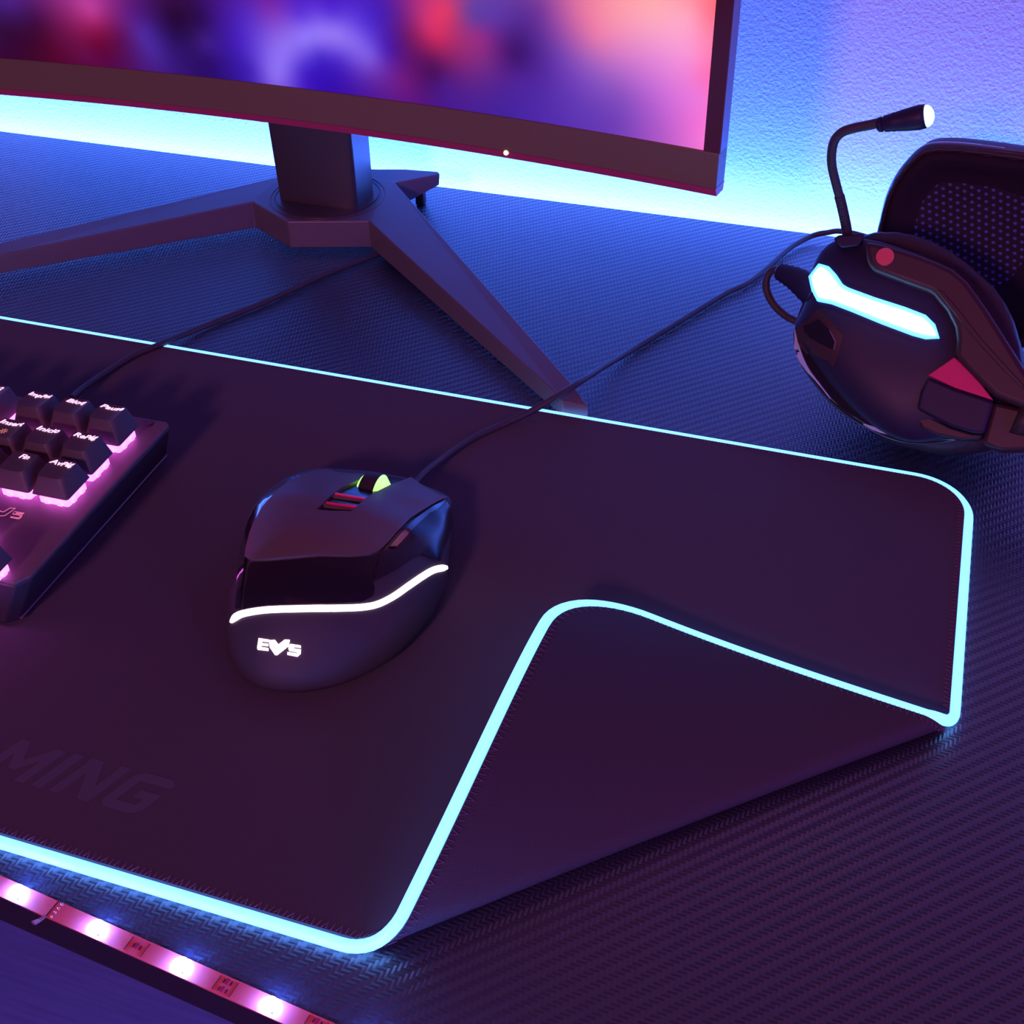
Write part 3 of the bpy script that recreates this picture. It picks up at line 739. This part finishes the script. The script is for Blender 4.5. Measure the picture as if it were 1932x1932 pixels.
    for r, pr in ((2, 1), (3, 2), (4, 2), (5, 3)):
        key(0, rowY[r], pr, '', 2, x=-3.75*U)
        for c_ in (-5.25, -6.25, -7.25): key(c_, rowY[r], pr, '')
    # outlined logo on the plate
    lg = MB()
    def stroke(pts):
        P_ = [Lc(a, b, PZ) for a, b in pts]; lg.tube([(p.x, p.y, zp+.00005) for p in P_], .00022, 5)
    Z = lambda s: [(a/6.44, 900+b/6.44) for a, b in s]
    stroke(Z([(292,440),(180,420),(155,452),(235,466),(250,474),(232,498),(135,483),(128,492),(215,508),(243,505),(270,468),(262,456),(190,446),(196,436),(280,450),(292,440)]))
    stroke(Z([(-70,360),(20,425),(45,425),(120,380),(188,382),(150,410),(60,470),(-5,475),(-110,380),(-70,360)]))
    stroke([(-14,948),(-34,944),(-42,968),(-20,972)]); stroke([(-38,957),(-20,960)])
    lg.build('printed_logo', M['klogo'], t)
    # cable
    P = [(135, 752, .012), (160, 730, .010), (200, 703, .0075), (250, 672, .0065), (302, 650, .0062), (350, 630, .003), (400, 610, .0021), (450, 590, .0021), (500, 570, .0021), (550, 547, .0021),
         (600, 524, .0021), (650, 503, .0021), (705, 482, .0021)]
    pts = [at(a, b, z=z) for a, b, z in P]
    pts += [at(735, 470, z=.0021), at(775, 452, z=.0021), Vector((-.352, .190, .0020)), Vector((-.385, .215, .0020)), Vector((-.41, .24, .0020))]
    MB().tube(spline(pts, 6), .0017, 10).build('cable', M['cable'], t, world=True, smooth=True)
keyboard()

# ------------------------------------------------------------------ headset
def headset():
    n = Vector((-.12, -.78, .60)).normalized()
    e1 = Vector((1, 0, 0)); e1 = (e1-n*e1.dot(n)).normalized(); e2 = n.cross(e1)
    backc = at(1780, 857, z=.0040); P0 = backc+n*.030
    t = empty('headset', (.0, .06, 0)); tag(t, 'black gaming headset lying on its side with blue light bar and raised microphone', 'headset')
    def pl(px, py, h): return at(px, py, P=P0+n*h, N=n)
    Z3 = lambda s: [(1380+a/2.61, 160+b/2.61) for a, b in s]
    Z6 = lambda s: [(1640+a/5.68, 560+b/5.68) for a, b in s]
    Z5 = lambda s: [(1420+a/6.9, 420+b/6.9) for a, b in s]
    def dome(name, px, h0, H, m, back=None, e=2.4, per=4, q=.5, scale=1.0, NR=16):
        O = spline([pl(a, b, h0) for a, b in px], per, True)
        c = sum(O, Vector())/len(O); rings = []
        if back is not None:
            for bh, sc in back: rings.append([c+(p-c)*sc+n*(bh-h0) for p in O])
        rings.append(O)
        for i in range(1, NR+1):
            ro = math.cos(math.pi/2*i/NR) if i < NR else .01
            rings.append([c+(p-c)*ro+n*H*(1-ro**e)**q for p in O])
        return MB().loft(rings).build(name, m, t, world=True, smooth=True)
    shell_px = [(1527, 548), (1530, 515), (1545, 480), (1572, 456), (1610, 450), (1655, 455), (1705, 470), (1760, 492), (1808, 525), (1840, 575), (1865, 640),
                (1888, 710), (1885, 765), (1855, 800), (1800, 822), (1745, 832), (1700, 829), (1655, 808), (1610, 772), (1565, 722), (1530, 672), (1508, 640), (1503, 610), (1515, 580)]
    shell = dome('outer_shell', shell_px, 0, .010, M['hshell'], back=[(-.020, .93), (-.010, 1.0)], e=3.4, q=.7)
    bpy.context.view_layer.update(); B = bvh_of(shell)
    # glossy rim plate that shows at the lower left
    rim_px = [(1500, 612), (1497, 640), (1503, 668), (1518, 700), (1540, 730), (1562, 756), (1595, 785), (1640, 812), (1690, 832), (1735, 838), (1790, 834), (1860, 815), (1890, 765), (1890, 700),
              (1860, 620), (1800, 560), (1700, 500), (1600, 480), (1540, 530), (1512, 575)]
    rim = dome('rim_plate', rim_px, -.006, .003, M['hgloss'], back=[(-.010, .96)], e=6)
    # ear cushion behind
    cu_px = [(1560, 600), (1552, 700), (1600, 775), (1660, 825), (1720, 846), (1790, 857), (1870, 848), (1925, 815), (1940, 760), (1935, 690), (1915, 610), (1885, 555), (1850, 520), (1800, 480), (1745, 452), (1690, 440), (1630, 446), (1580, 490)]
    O = spline([pl(a, b, -.024) for a, b in cu_px], 6, True); c = sum(O, Vector())/len(O)
    rg = []
    for k, (h, s) in enumerate(((0.012, .86), (.010, .95), (.004, .99), (-.004, 1.0), (-.012, .97), (-.018, .88), (-.019, .76), (-.012, .66), (-.002, .62))):
        ring = []
        for i, p in enumerate(O):
            wr = .0012*math.sin(i*1.7)*(1 if 3 < k < 7 else .4)
            ring.append(c+(p-c)*(s+wr*8*.5)+n*(h+wr*.4))
        rg.append(ring)
    MB().loft(rg).build('ear_cushion', M['leather'], t, world=True, smooth=True)
    # light bar's bright core, over a cyan halo put in as a glowing sheet
    bar = Z3([(412, 950), (448, 903), (470, 915), (500, 948), (535, 1000), (570, 1022), (700, 1070), (850, 1118), (945, 1155), (985, 1195), (1006, 1238), (960, 1232), (900, 1216), (750, 1160), (600, 1098), (500, 1060), (440, 1050), (425, 1010)])
    cxp = sum(p[0] for p in bar)/len(bar)
    outer = Z3([(398, 950), (448, 890), (485, 912), (515, 945), (548, 995), (580, 1010), (710, 1056), (860, 1104), (958, 1143), (1000, 1190), (1014, 1240), (960, 1245), (895, 1232), (740, 1176), (590, 1112), (480, 1070), (425, 1066), (405, 1010)])
    outer = grow(bar, 8.5)
    patch('light_bar_halo', outer, B, M['hlight_halo'], t, off=.0012, step=6)
    patch('light_bar', bar, B, M['hlight'], t, off=.0024, step=6)
    # big arm
    arm = Z3([(655, 766), (760, 786), (900, 828), (1010, 868), (1090, 905), (1160, 965), (1215, 1040), (1270, 1120), (1340, 1230), (1441, 1392), (1520, 1500), (1520, 1680), (1441, 1590), (1300, 1535),
              (1230, 1470), (1150, 1390), (1100, 1335), (1108, 1250), (1100, 1190), (1060, 1110), (985, 1020), (850, 972), (700, 915), (668, 880), (660, 820)])
    def slab(name, px, h0, h1, m, bev=.0015, par=None, x=0):
        T_ = [pl(a, b, h1) for a, b in px]; B_ = [p-n*(h1-h0) for p in T_]
        return MB().loft([B_, T_]).build(name, m, par or t, world=True, bevel=bev, seg=3)
    slab('arm', arm, .000, .0145, M['harm'], .0025)
    slab('arm_ridge', Z3([(1010, 1010), (1040, 1015), (1130, 1120), (1230, 1250), (1330, 1360), (1441, 1480), (1441, 1500), (1320, 1385), (1215, 1270), (1110, 1140)]), .010, .0155, M['harm'], .0004)
    b0 = pl(1670, 484.5, .0150)
    MB().tube([b0-n*.002, b0+n*.0006], .0040, 28).build('badge', M['redlit_metal'], t, world=True, auto=30)
    slab('red_panel', Z3([(1098, 1340), (1050, 1375), (968, 1430), (1100, 1492), (1290, 1553), (1235, 1480), (1160, 1398)]), .004, .0118, M['hred'], .0004)
    slab('lower_block', Z3([(966, 1436), (1100, 1495), (1296, 1560), (1270, 1640), (1245, 1718), (1180, 1710), (1080, 1680), (980, 1630), (912, 1595), (930, 1510)]), -.004, .0105, M['hshell'], .0015)
    slab('block_trim', Z3([(912, 1600), (980, 1635), (1080, 1686), (1180, 1716), (1245, 1722), (1225, 1745), (1130, 1745), (1010, 1720), (940, 1690), (915, 1650)]), -.006, .006, M['harm'], .001)
    slab('lower_yoke', Z3([(1290, 1560), (1441, 1594), (1560, 1690), (1560, 1790), (1441, 1800), (1330, 1802), (1235, 1770), (1245, 1722)]), -.008, .008, M['harm'], .002)
    bpy.context.view_layer.update(); BR = bvh_of(rim)
    patch('painted_rim_reflection', ribbon(sp2(Z3([(308, 1190), (312, 1250), (335, 1325), (375, 1400), (430, 1468), (490, 1545)]), 4), [2, 4, 7, 9, 10, 10, 11, 11, 10, 9, 8, 7, 6, 5, 4, 3, 3, 2, 2, 2, 1.5]), BR, M['rim_reflect'], t, off=.0006, step=6)  # pale ribbons painted where the rim would reflect cyan light
    patch('painted_rim_reflection', ribbon(sp2(Z3([(650, 1668), (700, 1690), (770, 1712), (838, 1722)]), 4), [1.5, 3, 4, 5, 6, 6, 7, 7, 6, 5, 4, 3, 1.5]), BR, M['rim_reflect'], t, off=.0006, step=6)
    # faceted recess on the left of the shell
    frame = Z5([(640, 1330), (700, 1300), (860, 1130), (1000, 1240), (1180, 1480), (1130, 1700), (1060, 1890), (1000, 1800), (850, 1740), (700, 1690), (580, 1560), (550, 1400)])
    patch('recess_frame', frame, B, M['harm'], t, off=.0006, step=8)
    patch('recess', Z5([(680, 1340), (740, 1330), (870, 1260), (1010, 1400), (1090, 1550), (1070, 1660), (900, 1580), (760, 1500), (690, 1420)]), B, M['hgloss'], t, off=.0010, step=8)
    patch('painted_recess_glint', ribbon(Z5([(1010, 1405), (1050, 1475), (1088, 1550), (1068, 1655)]), [1.2, 2, 2, 1.2]), B, M['rim'], t, off=.0014, step=6)  # paler strip put in as a glint on the recess edge
    # mic base, gooseneck, head
    bp = pl(1603, 449, .004)
    MB().loft([[pl(a, b, h) for a, b in q] for h, q in ((-.010, [(1574, 452), (1580, 446), (1628, 440), (1630, 448), (1618, 462), (1590, 466)]), (.012, [(1572, 452), (1580, 444), (1626, 440), (1632, 446), (1620, 464), (1588, 468)]))]).build('mic_socket', M['hshell'], t, world=True, bevel=.001)
    MD = n.dot(P0)
    yb = bp.y
    gp = [(1600, 452), (1597, 430), (1592, 405), (1585, 375), (1577, 345), (1570, 315), (1569, 290), (1574, 266), (1588, 250), (1610, 242), (1635, 237), (1662, 231)]
    gpts = spline([at(a, b, Y=yb-.001*i) for i, (a, b) in enumerate(gp)], 8)
    MB().tube(gpts, .0021, 12).build('mic_boom', M['cable'], t, world=True, smooth=True)
    gn = MB()
    for i in range(2, 26):
        p = gpts[i]; d = (gpts[i+1]-gpts[i-1]).normalized(); gn.tube([p-d*.0003, p+d*.0003], .0024, 12)
    gn.build('boom_ribs', M['cable'], t, world=True)
    a = at(1655, 236, Y=yb-.011); b = at(1748, 219, Y=yb-.013); d = (b-a).normalized(); L_ = (b-a).length
    rr = [(0, .0024), (.03, .0031), (.10, .0033), (.12, .0028), (.16, .0035), (.30, .0038), (.34, .0041), (.38, .0040), (.60, .0047), (.85, .0052), (.97, .0050), (1.0, .0044)]
    MB().tube([a+d*L_*s for s, r in rr], [r for s, r in rr], 16).build('mic_head', M['hshell'], t, world=True, auto=40)
    tip = [(.94, .0040), (1.0, .0046), (1.05, .0044), (1.10, .0036), (1.14, .0020), (1.155, .0003)]
    MB().tube([a+d*L_*s for s, r in tip], [r for s, r in tip], 16).build('mic_tip', M['mictip'], t, world=True, smooth=True)
    # cable strain relief and loop
    s0 = pl(1548, 560, -.004); s1 = pl(1505, 528, -.010); s2 = pl(1470, 512, -.014)
    pts = spline([s0, s1, s2], 8); N_ = len(pts)
    MB().tube(pts, [.0085-.0048*(i/(N_-1))**.8+(.0005 if i % 2 else 0) for i in range(N_)], 14).build('strain_relief', M['hshell'], t, world=True, smooth=True)
    cp = [pl(1478, 512, -.014), pl(1462, 508, -.017), pl(1448, 520, -.019), pl(1446, 545, -.020), pl(1458, 572, -.021), pl(1480, 594, -.021), pl(1502, 606, -.020), pl(1530, 616, -.020), pl(1560, 630, -.018)]
    MB().tube(spline(cp, 6), .0019, 10).build('cable', M['cable'], t, world=True, smooth=True)
    # far cup: pad face towards us
    m2 = Vector((-.10, -.985, .05)).normalized(); Q0 = Vector((-.02, .135, .06))
    def pf(px, py, h): return at(px, py, P=Q0+m2*h, N=m2)
    left = [(1653, 470), (1656, 440), (1661, 415), (1671, 375), (1688, 337), (1708, 309), (1733, 284), (1757, 274), (1800, 273), (1860, 279), (1925, 288), (1975, 298)]
    o1 = [pf(a_, b_, 0) for a_, b_ in left]
    x1 = .040
    o1 += [Vector((x1+.006, o1[0].y, .098)), Vector((x1+.010, o1[0].y, .06)), Vector((x1, o1[0].y, .022)), Vector((x1-.02, o1[0].y, .008)), Vector((-.02, o1[0].y, .005)), Vector((-.048, o1[0].y, .010)), Vector((-.062, o1[0].y, .03))]
    o1 = [p-m2*((p-Q0).dot(m2)) for p in o1]
    O = spline(o1, 6, True); c = sum(O, Vector())/len(O)
    def rg2(lst):
        out = []
        for h, s in lst:
            out.append([c+(p-c)*s+m2*h for p in O])
        return out
    MB().loft(rg2([(-.005, .985), (-.008, .985), (-.018, .95), (-.028, .82), (-.034, .6)])).build('far_shell', M['hshell'], t, world=True, smooth=True)
    MB().loft(rg2([(-.005, 1.0), (-.003, 1.012), (0, 1.012), (.001, .995)]), cap=False).build('far_rim', M['hgloss'], t, world=True, smooth=True)
    MB().loft([[p+m2*(.0004*math.sin(i*1.3+k)) for i, p in enumerate(r)] for k, r in enumerate(rg2([(.0005, .995), (.0030, .99), (.0042, .97), (.0040, .945), (.0020, .928), (.0020, .922)]))], cap=False).build('far_cushion', M['leather'], t, world=True, smooth=True)
    MB().loft(rg2([(.0018, .925), (.0042, .90), (.0036, .80), (.0012, .70), (-.0010, .60), (-.0016, .51)]), cap=False).build('far_inner_pad', M['fabric'], t, world=True, smooth=True)
    ins = rg2([(-.0014, .52), (-.0022, .3), (-.0022, .02)]); mb = MB().loft(ins, cap=False); mb.add(ins[-1], [tuple(range(len(ins[-1])))])
    o = mb.build('speaker_mesh', M['mesh'], t, world=True)
    uv = o.data.uv_layers.new(name='uv'); a1 = Vector((1, 0, 0)); a1 = (a1-m2*a1.dot(m2)).normalized(); a2 = m2.cross(a1)
    an = math.radians(18)
    for lp in o.data.loops:
        q = o.data.vertices[lp.vertex_index].co-c; x, y = q.dot(a1), q.dot(a2)
        uv.data[lp.index].uv = (x*math.cos(an)-y*math.sin(an)+1, x*math.sin(an)+y*math.cos(an)+1)
    MB().loft([[p+m2*h for p in (pf(1848, 276, 0), pf(1932, 286, 0), pf(1990, 296, 0), pf(1990, 303, 0), pf(1850, 284, 0))] for h in (-.006, .002)]).build('far_yoke', M['harm'], t, world=True, bevel=.0008)
    # headband beyond the picture's right edge
    s_ = pl(1960, 790, .004); e_ = Vector((.028, .158, .065))
    arc = spline([s_-Vector((.01, 0, 0)), s_+Vector((.05, .0, -.012)), Vector((.14, .02, .045)), Vector((.185, .075, .045)), Vector((.17, .125, .05)), Vector((.11, .150, .06)), e_], 8)
    MB().tube(arc, .009, 12).build('headband', M['leather'], t, world=True, smooth=True)
headset()

# ------------------------------------------------------------------ light strip along the desk's front edge
def led_strip():
    L1, L4 = at(33, 1685, z=.0012), at(510, 1898, z=.0012)
    d = (L4-L1)/3; u = d.normalized(); v = Vector((-u.y, u.x, 0))
    t = empty('light_strip', (L1+L4)/2); tag(t, 'pink flexible light tape with bright blue-white diodes along the desk front edge', 'light strip')
    a, b = L1-d*9, L4+d*2.6; w = .0052
    bd = MB(); bd.loft([[p-v*w/1.0*.62, p+v*w*.62, p+v*w*.62+Vector((0, 0, .0006)), p-v*w*.62+Vector((0, 0, .0006))] for p in [a+(b-a)*i/40-Vector((0, 0, .0008)) for i in range(41)]])
    bd.build('board', M['tape'], t, world=True)
    for i in range(-3, 6):
        p = L1+d*i; ca = Matrix.Rotation(math.atan2(u.y, u.x), 4, 'Z')
        o = MB().box(p+Vector((0, 0, .0004)), (.0040, .0040, .0014), ca).build('diode', M['ledbody'], t, world=True, bevel=.0003)
        q = empty('emitter', p); bpy.data.objects.remove(q)
        rg = [[p+Vector((r*math.cos(k*math.pi/10), r*math.sin(k*math.pi/10), z)) for k in range(20)] for r, z in ((.0026, .0006), (.0025, .0014), (.0018, .0021), (.0005, .0024))]
        MB().loft(rg).build('emitter', M['led'], o, world=True, smooth=True)
    R = Matrix.Rotation(math.atan2(u.y, u.x), 4, 'Z')
    # resistors between diodes 2-3, 3-4, 4-5; a cut mark with solder pads between 1-2
    for i, n_ in ((1.48, 1), (2.5, 2), (3.48, 2), (-.5, 2)):
        for k in range(n_):
            p = L1+d*i+v*((k-.5*(n_-1))*.0028)
            MB().box(p+Vector((0, 0, .0003)), (.0011, .0017, .0006), R).build('resistor', M['resistor'], t, world=True)
            q = p+Vector((0, 0, -.0001))
            MB().box(q-u*.0013, (.0005, .0014, .0002), R).box(q+u*.0013, (.0005, .0014, .0002), R).build('printed_mark', M['tape_dark'], t, world=True)
        MB().box(L1+d*(i+.1)+Vector((0, 0, -.0001)), (.0002, .0050, .0002), R).box(L1+d*(i-.1)+Vector((0, 0, -.0001)), (.0002, .0050, .0002), R).build('printed_line', M['tape_dark'], t, world=True)
    for i in (.5, 3.5+3):
        for k in range(4):
            p = L1+d*i+v*((k-1.5)*.0017)
            MB().loft([[p+Vector((r*math.cos(a_*math.pi/5), r*math.sin(a_*math.pi/5), z)) for a_ in range(10)] for r, z in ((.0006, -.0002), (.0005, .0003), (.0001, .0005))]).build('solder_pad', M['solder'], t, world=True, smooth=True)
        p = L1+d*(i-.06)
        MB().box(p+Vector((0, 0, -.0001)), (.0004, .0062, .0002), R).build('cut_mark', M['tape_dark'], t, world=True)
    p = L1+d*.44-v*.0042
    MB().loft([[p+v*.0012-u*.0006, p+v*.0012+u*.0006, p+v*.0012+u*.0006+Vector((0, 0, .0002)), p+v*.0012-u*.0006+Vector((0, 0, .0002))],
               [p-v*.001-u*.0012, p-v*.001+u*.0001, p-v*.001+u*.0001+Vector((0, 0, .0006)), p-v*.001-u*.0012+Vector((0, 0, .0006))],
               [p-v*.003-u*.002, p-v*.003-u*.0007, p-v*.003-u*.0007+Vector((0, 0, .0016)), p-v*.003-u*.002+Vector((0, 0, .0016))]]).build('copper_tab', M['solder'], t, world=True)
led_strip()
